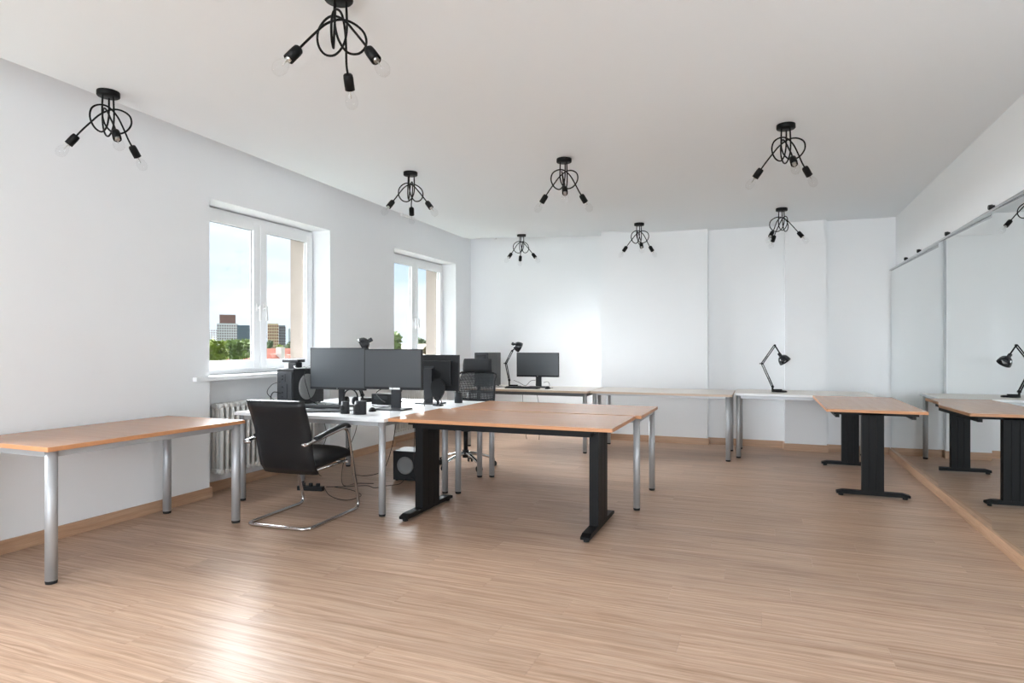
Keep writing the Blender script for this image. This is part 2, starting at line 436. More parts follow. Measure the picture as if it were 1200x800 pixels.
for i, (a, b) in enumerate(WINS):
    bm = bmesh.new()
    bm_box(bm, -4.58, WX, a, b, ZS - .035, ZS)
    bm_box(bm, WX + .0, WX + .045, a - .17, b + .17, ZS - .035, ZS, .006)
    s_ = struct('trim_%d' % (3 + i), bm, M['pvc'])
# unseen wide window behind the camera, added to bring daylight in
w = bpy.data.objects.new('window_4', None); COL.objects.link(w); w.location = (-1.3, YF - .1, .45); w['kind'] = 'structure'
bm = bmesh.new()
for x0, x1, z0, z1 in [(-2.3, -2.22, 0, 2.2), (2.22, 2.3, 0, 2.2), (-2.3, 2.3, 0, .08), (-2.3, 2.3, 2.12, 2.2), (-.8, -.72, 0, 2.2), (.72, .8, 0, 2.2)]: bm_box(bm, x0, x1, -.04, .04, z0, z1, .004)
obj('window_frame', bm, M['pvc'], w)
for x0, x1 in ((-2.22, -.8), (-.72, .72), (.8, 2.22)):
    bm = bmesh.new(); bm_box(bm, x0, x1, -.005, .005, .08, 2.12); obj('pane', bm, M['glass'], w)

# ------------------------------------------------------------------ mirror panels on the right wall
seams = [8.60, 6.39, 5.03, 3.62, 2.2]
mlab = ['tall frameless wall mirror at the far corner beside the back wall', 'tall wall mirror panel reflecting the black T leg desk, second from the far corner',
        'tall wall mirror panel reflecting the black desk lamp, at the right photo edge', 'tall wall mirror panel just past the right edge of the photo']
for i in range(3):
    y1, y0 = seams[i], seams[i + 1]; mid = (y0 + y1) / 2; L = y1 - y0 - .004
    t_ = thing('wall_mirror', mlab[i], 'mirror', (1.418, mid, .079), math.atan(.028) if i else math.atan(.012), 'mirror panels on the right wall')
    bm = bmesh.new(); bm_box(bm, 0, .006, -L / 2, L / 2, 0, 2.075)
    for f in bm.faces:
        f.material_index = 0 if abs(f.normal.x) > .9 and f.calc_center_median().x < .001 else 1
    bmesh.ops.recalc_face_normals(bm, faces=bm.faces[:])
    for f in bm.faces: f.material_index = 0 if f.calc_center_median().x < .001 else 1
    obj('mirror_glass', bm, [M['mirror'], M['mirror_edge']], t_)
bm = bmesh.new(); bm_box(bm, 1.392, RX, 3.6, 8.60, 2.157, 2.172, .003)
tag(obj('mirror_rail', bm, M['alu']), 'thin grey metal rail along the top of the wall mirrors', 'rail')
for i, y in enumerate([7.95, 7.34, 6.30, 5.20]):
    bm = bmesh.new(); bm_cyl(bm, (RX, y, 2.215), (RX - .012, y, 2.215), .014, .014, 14); bm_cyl(bm, (RX - .012, y, 2.215), (RX - .035, y, 2.215), .019, .016, 14)
    bm_box(bm, RX - .02, RX, y + .01, y + .05, 2.205, 2.222, .002, 1)
    t_ = obj('wall_hook', bm, [M['black_plastic'], M['alu']])
    tag(t_, ['small black knob above the mirror rail, nearest the back corner', 'small black knob above the mirror rail, second from the back corner',
        'small black knob above the mirror rail, third from the back corner', 'small black knob above the mirror rail, nearest the camera'][i], 'knob', 'knobs above the mirror rail')

# ------------------------------------------------------------------ radiators
def radiator(y0, n, label):
    t_ = thing('radiator', label, 'radiator', (-4.425, y0, .15), 0, 'column radiators under the windows')
    bm = bmesh.new(); H = .64
    for cx in (-.045, 0, .045):
        bm_tube(bm, [(cx, 0, .05), (cx, 0, H - .05)], .0165, 8, flat=1.25)
    for z in (.035, H - .035):
        bm_tube(bm, round_path([(-.055, 0, z + (-.0 if z < .1 else -.012)), (-.03, 0, z), (.03, 0, z), (.055, 0, z + (0 if z < .1 else -.012))], .02, 3), .024, 8)
        bm_cyl(bm, (0, -.030, z), (0, .030, z), .021, None, 12)
    first = obj('radiator_section', bm, M['radiator'], t_)
    for k in range(1, n):
        c = first.copy(); COL.objects.link(c); c.parent = t_; c.location = (0, k * .061, 0)
    bm = bmesh.new(); bm_cyl(bm, (0, n * .061 - .04, .03), (0, n * .061 + .04, .03), .009); bm_cyl(bm, (0, n * .061 + .03, .03), (0, n * .061 + .03, -.15), .009)
    obj('pipe', bm, M['radiator'], t_)
    for k in (1, n - 2):
        bm = bmesh.new(); bm_cyl(bm, (0, k * .061 + .03, 0.03), (-.075, k * .061 + .03, 0.03), .008); obj('bracket', bm, M['radiator'], t_)
radiator(4.26, 21, 'cream column radiator under the near window behind the office chair')
radiator(7.12, 21, 'cream column radiator under the far window, glimpsed below the desks')

# ================================================================== TABLES
def bm_top(bm, w, d, z0, z1):
    """tabletop: material 0 on the faces, 1 on the edging"""
    fs = bm_box(bm, 0, w, 0, d, z0, z1, .002)
    bm.normal_update()
    for f in bm.faces: f.material_index = 0 if abs(f.normal.z) > .8 else 1

def tube_table(label, x0, y0, w, d, h, top, edge, frame, rotz=0, inset=.045, r=.028, railz=.035, group='tube leg tables', glide=True):
    t_ = thing('tube_leg_table', label, 'table', (x0, y0, 0), rotz, group)
    th = .025
    bm = bmesh.new(); bm_top(bm, w, d, h - th, h); obj('tabletop', bm, [top, edge], t_)
    i2 = inset
    for lx in (i2, w - i2):
        for ly in (i2, d - i2):
            bm = bmesh.new(); bm_cyl(bm, (lx, ly, .018), (lx, ly, h - th), r, None, 20)
            leg = obj('leg', bm, M['silver'], t_)
            bm = bmesh.new(); bm_cyl(bm, (lx, ly, 0), (lx, ly, .018), r * .92, r * 1.0, 18); obj('foot_cap', bm, M['rubber'], leg)
    z1 = h - th; z0 = z1 - railz
    for ly in (i2, d - i2):
        box('rail', frame, t_, i2 + r, w - i2 - r, ly - .012, ly + .012, z0, z1 - .002)
    for lx in (i2, w - i2):
        box('rail', frame, t_, lx - .012, lx + .012, i2 + r, d - i2 - r, z0, z1 - .002)
    return t_

G = 'orange beech topped desks'
tube_table('orange topped table with silver tube legs along the window wall at far left', -4.305, 2.27, .78, 1.37, .74, M['beech'], M['beech_edge'], M['silver'], R(-.8), r=.03, group=None)
tube_table('white topped desk carrying the two monitors, next to the leather chair', -4.055, 4.075, 1.44, .82, .735, M['white_top'], M['white_top'], M['silver'], r=.026, group='white desks')
tube_table('white topped desk behind the monitors, in front of the mesh office chair', -4.14, 4.915, 1.62, .82, .735, M['white_top'], M['white_top'], M['silver'], r=.026, group='white desks')
tube_table('orange topped desk with silver tube legs, behind the black T leg desk', -2.50, 4.95, 1.635, .83, .74, M['beech'], M['beech_edge'], M['silver'], r=.026, group=None)
tube_table('pale topped table with dark rail holding the monitor by the back wall', -3.53, 7.36, 1.61, .82, .74, M['pale_top'], M['pale_edge'], M['steel_dark'], r=.024, group=None, railz=.04)
tube_table('long empty pale topped table in the middle of the back wall', -1.905, 7.42, 1.60, .84, .74, M['pale_top'], M['pale_edge'], M['silver'], r=.026, group=None, railz=.02)
tube_table('pale topped table carrying the black desk lamp beside the wall pier', -.295, 7.70, 1.43, .78, .74, M['pale_top'], M['white_top'], M['silver'], r=.026, group=None)

def tee_desk(label, x0, y0, w, d, h, cw, foot, x_in, rotz=0, foot_shift=0, ct=.065):
    """w along the beam, d along the feet"""
    t_ = thing('tee_leg_desk', label, 'desk', (x0, y0, 0), rotz)
    th = .025
    bm = bmesh.new(); bm_top(bm, w, d, h - th, h); obj('tabletop', bm, [M['beech'], M['beech_edge']], t_)
    for k, lx in enumerate((x_in, w - x_in)):
        yc = d * .5 + foot_shift
        bm = bmesh.new()
        n = 3; s = cw / n
        for i in range(n):
            bm_box(bm, lx - ct / 2, lx + ct / 2, yc - cw / 2 + i * s + (.0015 if i else 0), yc - cw / 2 + (i + 1) * s - (.0015 if i < n - 1 else 0), .045, h - th, .002)
        bm_box(bm, lx - ct / 2 + .006, lx + ct / 2 - .006, yc - cw / 2 + .01, yc + cw / 2 - .01, .045, h - th - .001)
        obj('leg_column', bm, M['black_metal'], t_)
        bm = bmesh.new(); f0, f1 = yc - foot / 2, yc + foot / 2
        # foot with sloping ends
        prof = [(f0, .018), (f0, .036), (f0 + .05, .05), (f1 - .05, .05), (f1, .036), (f1, .018)]
        A = [bm.verts.new((lx - .032, p[0], p[1])) for p in prof]; B = [bm.verts.new((lx + .032, p[0], p[1])) for p in prof]
        bm.faces.new(A); bm.faces.new(B[::-1])
        for i in range(6): bm.faces.new([A[i], B[i], B[(i + 1) % 6], A[(i + 1) % 6]])
        ft = obj('foot', bm, M['black_metal'], t_)
        for yy in (f0 + .035, f1 - .035):
            bm = bmesh.new(); bm_cyl(bm, (lx, yy, 0), (lx, yy, .02), .02, None, 12); obj('glide', bm, M['rubber'], ft)
        box('bracket', M['black_metal'], t_, lx - .03, lx + .03, .06, d - .06, h - th - .022, h - th - .001)
    for yy in (.09, d - .09):
        box('beam', M['black_metal'], t_, x_in, w - x_in, yy - .015, yy + .015, h - th - .05, h - th - .001)
    return t_
tee_desk('orange topped desk with black T shaped legs in the middle of the room', -2.595, 4.10, 1.69, .81, .74, .27, .74, .165, foot_shift=-.10)
# the desk by the mirror stands across the room
tee_desk('orange topped desk on black T shaped legs standing against the wall mirror', 1.265, 6.085, 1.60, .75, .74, .165, .55, .062, R(90), foot_shift=.02, ct=.06)

# ================================================================== CEILING LAMPS
LS = 1.12
def make_lamp(label):
    t_ = thing('ceiling_lamp', label, 'ceiling lamp', group='looped black three arm ceiling lamps')
    bm = bmesh.new(); bm_lathe(bm, [(.001, 0), (.060, 0), (.061, -.004), (.061, -.026), (.058, -.030), (.001, -.030)], 32); obj('canopy', bm, M['lamp_black'], t_)
    for k in range(3):
        A = R(120 * k)
        u = Vector((math.cos(A), math.sin(A), 0)); v = Vector((-math.sin(A), math.cos(A), 0))
        prof = [(.020, -.02, .018), (.022, -.08, .020), (.020, -.14, .022), (.004, -.190, .020), (-.032, -.222, .012), (-.078, -.212, .006), (-.108, -.170, .0), (-.102, -.122, -.006), (-.062, -.092, -.012), (-.012, -.088, -.016), (.042, -.118, -.014), (.085, -.166, -.008), (.125, -.216, 0), (.150, -.248, 0)]
        pts = [u * a * LS + v * c * LS + Vector((0, 0, b * LS)) for a, b, c in prof]
        bm = bmesh.new(); bm_tube(bm, smooth_path(pts, 4), .0052, 8)
        arm = obj('arm', bm, M['lamp_black'], t_)
        d = (u * .62 + Vector((0, 0, -.78))).normalized(); p = pts[-1] - d * .006
        bm = bmesh.new()
        bm_lathe(bm, [(.001, 0), (.016, 0), (.021, .006), (.0225, .02), (.0225, .072), (.020, .072), (.018, .05), (.001, .048)], 20, p, d)
        obj('socket', bm, M['socket_face'], arm)
        bm = bmesh.new()
        bm_lathe(bm, [(.012, .05), (.013, .074), (.017, .086), (.026, .103), (.030, .122), (.0285, .138), (.021, .152), (.010, .159), (.001, .161)], 20, p, d, cap=False)
        obj('bulb', bm, M['bulb'], arm)
        bm = bmesh.new(); bm_cyl(bm, p + d * .05, p + d * .077, .0125, .0125, 12); bm_cyl(bm, p + d * .077, p + d * .11, .004, .002, 8)
        obj('bulb_base', bm, M['brass'], arm)
    return t_
LAMPS = [  # x, y, direction towards the camera (deg), socket turn, label
    ((-3.620, 2.665), 12, 'black looped ceiling lamp nearest the window wall, above the orange table at left'),
    ((-1.693, 2.285), 166, 'black looped ceiling lamp nearest the camera, cut by the top photo edge'),
    ((-2.850, 4.860), 177, 'black looped ceiling lamp above the far window, left in the second row'),
    ((-1.490, 4.963), 2, 'black looped ceiling lamp above the middle of the room, centre of the second row'),
    ((.152, 4.748), 14, 'black looped ceiling lamp on the right, in the row above the mirror side'),
    ((-3.050, 8.150), 185, 'black looped ceiling lamp in the back row above the monitor, smallest at left'),
    ((-1.411, 7.911), 8, 'black looped ceiling lamp in the back row, above the long pale table'),
    ((.201, 7.622), -33, 'black looped ceiling lamp in the back row near the desk lamp pier at right')]
proto = None
for (x, y), phi, lab in LAMPS:
    o = make_lamp(lab) if proto is None else copy_tree(proto)
    if proto is None: proto = o
    az = math.atan2(-y, -x)
    o['label'] = lab; o.location = (x, y, cz(x, y)); o.rotation_euler = (0, 0, az + R(phi))

# ================================================================== DESK LAMPS
def desk_lamp(label, loc, pts, shade_dir, rotz, base=.085, group='black jointed desk lamps', lying=True):
    """pts: joints in the lamp plane (x, z): foot pivot, elbow, top, neck, shade centre"""
    t_ = thing('desk_lamp', label, 'desk lamp', loc, rotz, group)
    bm = bmesh.new()
    bm_lathe(bm, [(.001, 0), (base, 0), (base, .010), (base - .01, .016), (.001, .018)], 28, (base * .75, 0, 0)); bm_box(bm, -.015, base * 1.1, -.018, .018, .015, .032, .004)
    obj('base', bm, M['lamp_black'], t_)
    P = [Vector((a, 0, b)) for a, b in pts]
    def arm(name, a, b):
        bm = bmesh.new(); d = (b - a).normalized(); nrm = Vector((d.z, 0, -d.x))
        for s in (-1, 1):
            for q in (-.009, .009): bm_cyl(bm, a + nrm * q * s + Vector((0, .008 * s, 0)), b + nrm * q * s + Vector((0, .008 * s, 0)), .0052, None, 6)
        bm_cyl(bm, a + Vector((0, -.018, 0)), a + Vector((0, .018, 0)), .012, None, 10); bm_cyl(bm, b + Vector((0, -.018, 0)), b + Vector((0, .018, 0)), .012, None, 10)
        o = obj(name, bm, M['lamp_black'], t_)
        bm = bmesh.new(); e = a.lerp(b, .08); f = a.lerp(b, .42); path = []
        for i in range(61):
            k = i / 60; th = k * 2 * PI * 11; c = e.lerp(f, k); path.append(c + nrm * math.cos(th) * .006 + Vector((0, math.sin(th) * .006, 0)))
        bm_tube(bm, path, .0012, 4); obj('spring', bm, M['steel_dark'], o)
        return o
    bm = bmesh.new(); bm_cyl(bm, (P[0].x, 0, .012), P[0], .011, None, 12); bm_cyl(bm, P[0] + Vector((0, -.022, 0)), P[0] + Vector((0, .022, 0)), .015, None, 12); obj('pivot', bm, M['lamp_black'], t_)
    arm('lower_arm', P[0], P[1]); ua = arm('upper_arm', P[1], P[2])
    bm = bmesh.new(); bm_cyl(bm, P[1] + Vector((0, -.028, 0)), P[1] + Vector((0, .028, 0)), .013, None, 12); bm_cyl(bm, P[1] , P[1] + Vector((-.03, 0, 0)), .006, None, 8); obj('knob', bm, M['black_plastic'], t_)
    bm = bmesh.new(); bm_cyl(bm, P[2], P[3], .008, None, 8); obj('neck', bm, M['lamp_black'], t_)
    d = Vector((shade_dir[0], shade_dir[1], shade_dir[2])).normalized(); c = P[4]
    bm = bmesh.new()
    bm_lathe(bm, [(.016, -.085), (.020, -.080), (.020, -.045), (.016, -.040)], 16, c, d); obj('lamp_holder', bm, M['black_gloss'], t_)
    bm = bmesh.new()
    bm_lathe(bm, [(.018, -.046), (.035, -.038), (.052, -.022), (.062, 0), (.067, .024), (.069, .044), (.066, .044), (.058, .0), (.045, -.022), (.018, -.036)], 28, c, d, cap=False)
    obj('lamp_shade', bm, M['black_gloss'], t_)
    bm = bmesh.new(); bm_lathe(bm, [(.010, -.035), (.013, -.01), (.024, .012), (.022, .028), (.010, .037), (.001, .038)], 16, c, d, cap=False); obj('bulb', bm, M['white_plastic'], t_)
    return t_
desk_lamp('black jointed desk lamp with lowered shade on the pale table by the wall pier', (.125, 8.10, .74), [(-.01, .06), (-.125, .33), (.015, .545), (.07, .45), (.105, .385)], (.55, -.25, -.8), R(4))
desk_lamp('black jointed desk lamp with raised shade beside the far monitor', (-3.06, 7.78, .74), [(-.02, .09), (-.065, .31), (.02, .475), (.045, .50), (.085, .535)], (.80, .35, -.45), R(14))
desk_lamp('black desk lamp whose round shade peeps over the left monitor', (-3.66, 5.32, .735), [(0, .06), (-.09, .29), (.06, .50), (.045, .55), (.02, .570)], (-.75, -.3, -.45), R(15))

# ================================================================== MONITORS
def monitor(label, loc, w, h, zb, rotz, stand='column', slim=.012, tilt=0, base=(.24, .18), col=(.05, .03), mark=False):
    """front faces local -Y; zb = height of lower edge above the desk"""
    t_ = thing('monitor', label, 'monitor', loc, rotz, 'computer monitors')
    rot = (R(tilt), 0, 0)
    bm = bmesh.new()
    bm_box(bm, -w / 2, w / 2, -.012, .012, zb, zb + h, .004)
    bm_box(bm, -w * .38, w * .38, .010, .038, zb + h * .16, zb + h * .84, .010)
    hs = obj('housing', bm, M['black_plastic'], t_)
    bz = .009; ch = .022
    bm = bmesh.new(); bm_box(bm, -w / 2 + bz, w / 2 - bz, -.0135, -.0115, zb + ch, zb + h - bz); obj('screen', bm, M['screen'], hs)
    bm = bmesh.new(); bm_cyl(bm, (0, -.0125, zb + ch / 2), (0, -.0135, zb + ch / 2), .006, None, 14); obj('badge', bm, M['mid_grey'], hs)
    if mark:
        bm = bmesh.new(); bm_box(bm, -.03, .07, -.0135, -.012, zb + .002, zb + .018); o = obj('sticker', bm, M['white_plastic'], hs); o['label'] = 'white sticker on the bezel'
    bm = bmesh.new()
    bm_box(bm, -col[0] / 2, col[0] / 2, .038, .038 + col[1], .012, zb + h * .62, .005)
    bm_box(bm, -.05, .05, .034, .042, zb + h * .32, zb + h * .68, .003)
    obj('stand', bm, M['grey_plastic'], t_)
    bm = bmesh.new(); bm_box(bm, -base[0] / 2, base[0] / 2, -base[1] * .45, base[1] * .55, 0, .012, .005); obj('base', bm, M['grey_plastic'], t_)
    return t_
monitor('left of the two large monitors facing the leather chair', (-3.535, 4.76, .735), .605, .375, .152, R(-2), base=(.25, .17))
monitor('right of the two large monitors facing the room, white sticker on its bezel', (-2.925, 4.70, .735), .55, .345, .172, R(3), base=(.26, .19), col=(.085, .03), mark=True)
monitor('monitor seen from behind, back to back with the right large monitor', (-2.905, 5.33, .735), .585, .335, .125, R(180 + 2), base=(.24, .18), col=(.085, .03))
monitor('monitor by the back wall beside the raised desk lamp', (-2.715, 7.86, .74), .565, .315, .135, R(5), base=(.25, .17), col=(.075, .03))

# ================================================================== COMPUTERS
def pc_case(label, loc, w, d, h, rotz=0):
    t_ = thing('computer_tower', label, 'computer', loc, rotz, 'black computer towers')
    box('case', M['black_plastic'], t_, 0, w, 0, d, .01, h, .006)
    return t_
t_ = pc_case('black computer tower with a round grey disc on its side, left of the monitors', (-4.13, 4.66, .735), .185, .43, .335)
bm = bmesh.new(); bm_box(bm, .015, .17, -.006, .0, .03, .31, .003); bm_box(bm, .03, .10, -.010, -.005, .22, .29, .002); bm_box(bm, .03, .12, -.012, -.005, .05, .20, .003); obj('rear_panel', bm, M['grey_plastic'], t_)
bm = bmesh.new(); bm_lathe(bm, [(.001, .010), (.105, .010), (.118, .004), (.12, 0)], 36, (.185, .19, .165), (1, 0, 0)); o = obj('side_disc', bm, M['mid_grey'], t_); o['label'] = 'grey round disc on the side panel'
bm = bmesh.new()
for z in (.08, .12, .17, .24, .27): bm_cyl(bm, (.07, -.004, z), (.07, -.018, z), .008, None, 10)
obj('plugs', bm, M['black_plastic'], t_)
bm = bmesh.new()
for x in (.10, .165):
    for y in (.04, .39): bm_cyl(bm, (x, y, 0), (x, y, .012), .012, None, 10)
obj('case_feet', bm, M['rubber'], t_)
t_ = pc_case('black computer tower standing behind the mesh office chair in the back corner', (-3.50, 7.60, .74), .195, .43, .45)
bm = bmesh.new(); bm_box(bm, .012, .183, -.006, 0, .03, .435, .004); obj('front_panel', bm, M['grey_plastic'], t_)
bm = bmesh.new(); bm_box(bm, .03, .165, -.009, -.004, .345, .42, .002); bm_box(bm, .06, .08, -.011, -.008, .37, .40, .001); bm_box(bm, .10, .12, -.011, -.008, .37, .40, .001); obj('drive_bay', bm, M['black_gloss'], t_)
bm = bmesh.new()
for x in (.02, .175):
    for y in (.04, .39): bm_cyl(bm, (x, y, 0), (x, y, .012), .012, None, 10)
obj('case_feet', bm, M['rubber'], t_)

t_ = thing('router', 'flat black router lying on top of the computer tower by the window', 'router', (-4.06, 4.80, 1.128))
box('body', M['black_plastic'], t_, -.09, .09, -.05, .05, 0, .026, .006)
t_ = thing('power_adapter', 'white and black power adapter under the flat router', 'adapter', (-4.06, 4.79, 1.070))
box('body', M['black_plastic'], t_, -.02, .07, -.045, .045, 0, .057, .01)
box('plug', M['white_plastic'], t_, -.075, -.022, -.03, .03, 0, .05, .008, 'white plug block')

def keyboard(label, loc, rotz, w=.43, d=.14):
    t_ = thing('keyboard', label, 'keyboard', loc, rotz, 'keyboards')
    box('body', M['black_plastic'], t_, -w / 2, w / 2, -d / 2, d / 2, 0, .018, .004)
    bm = bmesh.new()
    for r_ in range(5):
        for c_ in range(18):
            x = -w / 2 + .012 + c_ * (w - .024) / 18; y = -d / 2 + .012 + r_ * (d - .024) / 5
            bm_box(bm, x, x + .019, y, y + .019, .017, .024)
    o = obj('keys', bm, M['grey_plastic'], t_); o['kind'] = 'stuff'
    return t_
keyboard('black keyboard lying in front of the left large monitor', (-3.56, 4.60, .735), R(2), .40)
keyboard('black keyboard on the pale table below the far monitor', (-2.83, 7.60, .74), R(3))
def mouse(label, loc, rotz):
    bm = bmesh.new(); bmesh.ops.create_uvsphere(bm, u_segments=14, v_segments=8, radius=1, matrix=Matrix.Diagonal((.03, .052, .034, 1)))
    for v in list(bm.verts):
        if v.co.z < 0: v.co.z = 0
    for f in bm.faces: f.smooth = True
    o = obj('mouse', bm, M['black_plastic'], None, loc, (0, 0, rotz)); return tag(o, label, 'mouse', 'computer mice')
mouse('black mouse at the left side of the sticker monitor base', (-3.02, 4.53, .735), R(20))
mouse('black mouse on the pale table right of the far keyboard', (-2.50, 7.62, .74), R(-10))

# desk speakers, folders, pen pot and small things on the white desks
def speaker(label, loc, rotz, w, d, h, lean):
    t_ = thing('desk_speaker', label, 'speaker', loc, rotz, 'small grey desk speakers')
    bm = bmesh.new()
    n = 20; A = []; B = []
    for i in range(n):
        a = 2 * PI * i / n; A.append(bm.verts.new((math.cos(a) * w / 2, math.sin(a) * d / 2, 0))); B.append(bm.verts.new((math.cos(a) * w / 2 * .86 + lean, math.sin(a) * d / 2 * .86, h)))
    bm.faces.new(A[::-1]); bm.faces.new(B)
    for i in range(n):
        f = bm.faces.new([A[i], A[(i + 1) % n], B[(i + 1) % n], B[i]]); f.smooth = True
    obj('cabinet', bm, M['grey_plastic'], t_)
    bm = bmesh.new(); bm_lathe(bm, [(.001, .004), (w * .28, .004), (w * .32, 0)], 20, (lean * .5, -d * .47, h * .5), (0, -1, .05)); obj('grille', bm, M['black_plastic'], t_)
    return t_
speaker('slim grey desk speaker in front of the left large monitor', (-3.125, 4.30, .735), R(-8), .075, .07, .098, .004)
speaker('wider grey desk speaker with slanted top, right of the slim speaker', (-2.985, 4.30, .735), R(-4), .115, .09, .105, .010)
for i, (x, y, rz, z, lab) in enumerate([(-3.46, 4.42, 8, 0, 'dark printed folder lowest of three on the white desk'), (-3.34, 4.45, -14, .004, 'dark printed folder middle of three on the white desk'), (-3.42, 4.36, 24, .008, 'dark printed folder topmost of three beside the slim speaker')]):
    bm = bmesh.new(); bm_box(bm, -.14, .14, -.09, .09, 0, .004, .001); tag(obj('folder', bm, M['paper'], None, (x, y, .735 + z), (0, 0, R(rz))), lab, 'folder', 'dark folders on the white desk')
t_ = thing('pen_pot', 'round dark grey pot on the white desk behind the orange desk', 'pot', (-2.70, 5.50, .735))
bm = bmesh.new(); bm_lathe(bm, [(.001, 0), (.038, 0), (.038, .10), (.034, .10), (.034, .006), (.001, .006)], 24, cap=False); obj('pot', bm, M['grey_plastic'], t_)
bm = bmesh.new(); bm_cyl(bm, (-.01, 0, .01), (-.018, .01, .115), .006, None, 8); bm_cyl(bm, (.012, -.006, .01), (.02, -.01, .105), .009, None, 8); obj('pens', bm, M['black_plastic'], t_)

t_ = thing('oval_speaker', 'black oval speaker on a small round foot beside the sticker monitor', 'speaker', (-2.745, 5.17, .735))
bm = bmesh.new()
n = 24; ring = []
prof = [(0, .035), (.028, .055), (.060, .11), (.075, .165), (.068, .215), (.035, .245), (0, .25), (-.035, .243), (-.062, .21), (-.068, .165), (-.055, .11), (-.028, .055)]
A = [bm.verts.new((x, -.02, z)) for x, z in prof]; B = [bm.verts.new((x * .8, .035, .15 + (z - .15) * .85)) for x, z in prof]
bm.faces.new(A[::-1]); bm.faces.new(B)
for i in range(12): bm.faces.new([A[i], A[(i + 1) % 12], B[(i + 1) % 12], B[i]])
bmesh.ops.bevel(bm, geom=bm.edges[:], offset=.004, segments=2, affect='EDGES')
obj('cabinet', bm, M['black_plastic'], t_)
bm = bmesh.new(); bm_lathe(bm, [(.001, 0), (.05, 0), (.048, .008), (.012, .012), (.010, .05), (.001, .05)], 24); obj('foot', bm, M['black_gloss'], t_)

t_ = thing('headset', 'black headset lying behind the stand of the left large monitor', 'headset', (-3.52, 4.93, .735))
bm = bmesh.new(); bm_tube(bm, [(math.cos(a) * .075, 0, .07 + math.sin(a) * .075) for a in [PI * (-.15 + 1.3 * i / 16) for i in range(17)]], .007, 8); obj('headband', bm, M['black_plastic'], t_)
for s in (-1, 1):
    bm = bmesh.new(); bm_lathe(bm, [(.001, 0), (.034, 0), (.038, .01), (.036, .026), (.001, .028)], 20, (s * .062, 0, .04), (-s, 0, .1)); obj('ear_cup', bm, M['fabric'], t_)
t_ = thing('docking_station', 'black box with cables standing behind the two large monitors', 'box', (-3.28, 5.12, .735))
box('body', M['black_plastic'], t_, -.11, .11, -.05, .05, 0, .10, .008)
box('front_slot', M['grey_plastic'], t_, -.08, .06, -.054, -.049, .05, .08, .002)
t_ = thing('webcam', 'small black webcam on a stem between the two large monitors', 'webcam', (-3.27, 5.36, .735))
bm = bmesh.new(); bmesh.ops.create_uvsphere(bm, u_segments=16, v_segments=10, radius=.032, matrix=Matrix.Translation((0, 0, .12)))
for f in bm.faces: f.smooth = True
obj('camera_head', bm, M['black_gloss'], t_)
bm = bmesh.new(); bm_cyl(bm, (0, 0, .008), (0, 0, .09), .009, None, 10); bm_lathe(bm, [(.001, 0), (.035, 0), (.033, .008), (.001, .009)], 20); obj('stem', bm, M['black_plastic'], t_)

# black box speaker on the floor
t_ = thing('subwoofer', 'black box subwoofer with grey round cone on the floor under the desks', 'speaker', (-3.15, 5.38, 0), R(6))
box('cabinet', M['black_plastic'], t_, -.125, .125, -.13, .13, .01, .285, .006)
bm = bmesh.new(); bm_lathe(bm, [(.001, .002), (.05, .004), (.078, .008), (.084, .0)], 32, (.0, -.13, .15), (0, -1, 0)); obj('cone', bm, M['mid_grey'], t_)
bm = bmesh.new()
for x in (-.1, .1):
    for y in (-.1, .1): bm_cyl(bm, (x, y, 0), (x, y, .012), .012, None, 10)
obj('case_feet', bm, M['rubber'], t_)

# ================================================================== CHAIRS
t_ = thing('cantilever_chair', 'black leather cantilever visitor chair with chrome tube frame at the white desk', 'chair', (-3.165, 3.56, 0), R(3))
# local: chair faces +Y, floor frame from y=0 (rear) to y=.66
hw = .255
bm = bmesh.new()
for_path = [(-hw + .02, .47, .445), (-hw, .60, .445)]
left = [(-hw + .035, .08, .60), (-hw, .10, .615), (-hw - .01, .44, .655), (-hw - .005, .55, .62), (-hw, .66, .0145), (-hw, .0, .0145)]
path = [(-hw, -.02, .60), (-hw, .03, .605), (-hw - .012, .475, .675), (-hw, .665, .0145), (-hw + .0, .0, .0145), (hw, .0, .0145), (hw, .665, .0145), (hw + .012, .475, .675), (hw, .03, .605), (hw, -.02, .60)]
bm_tube(bm, round_path(path, .075, 7), .0125, 12)
obj('frame', bm, M['chrome'], t_)
bm = bmesh.new(); bm_cyl(bm, (-hw, .50, .40), (hw, .50, .40), .010, None, 10); bm_cyl(bm, (-hw + .03, .15, .395), (hw - .03, .15, .395), .010, None, 10)
for s in (-1, 1): bm_cyl(bm, (s * (hw - .03), .15, .395), (s * (hw - .02), .52, .405), .010, None, 10)
obj('seat_support', bm, M['chrome'], t_)
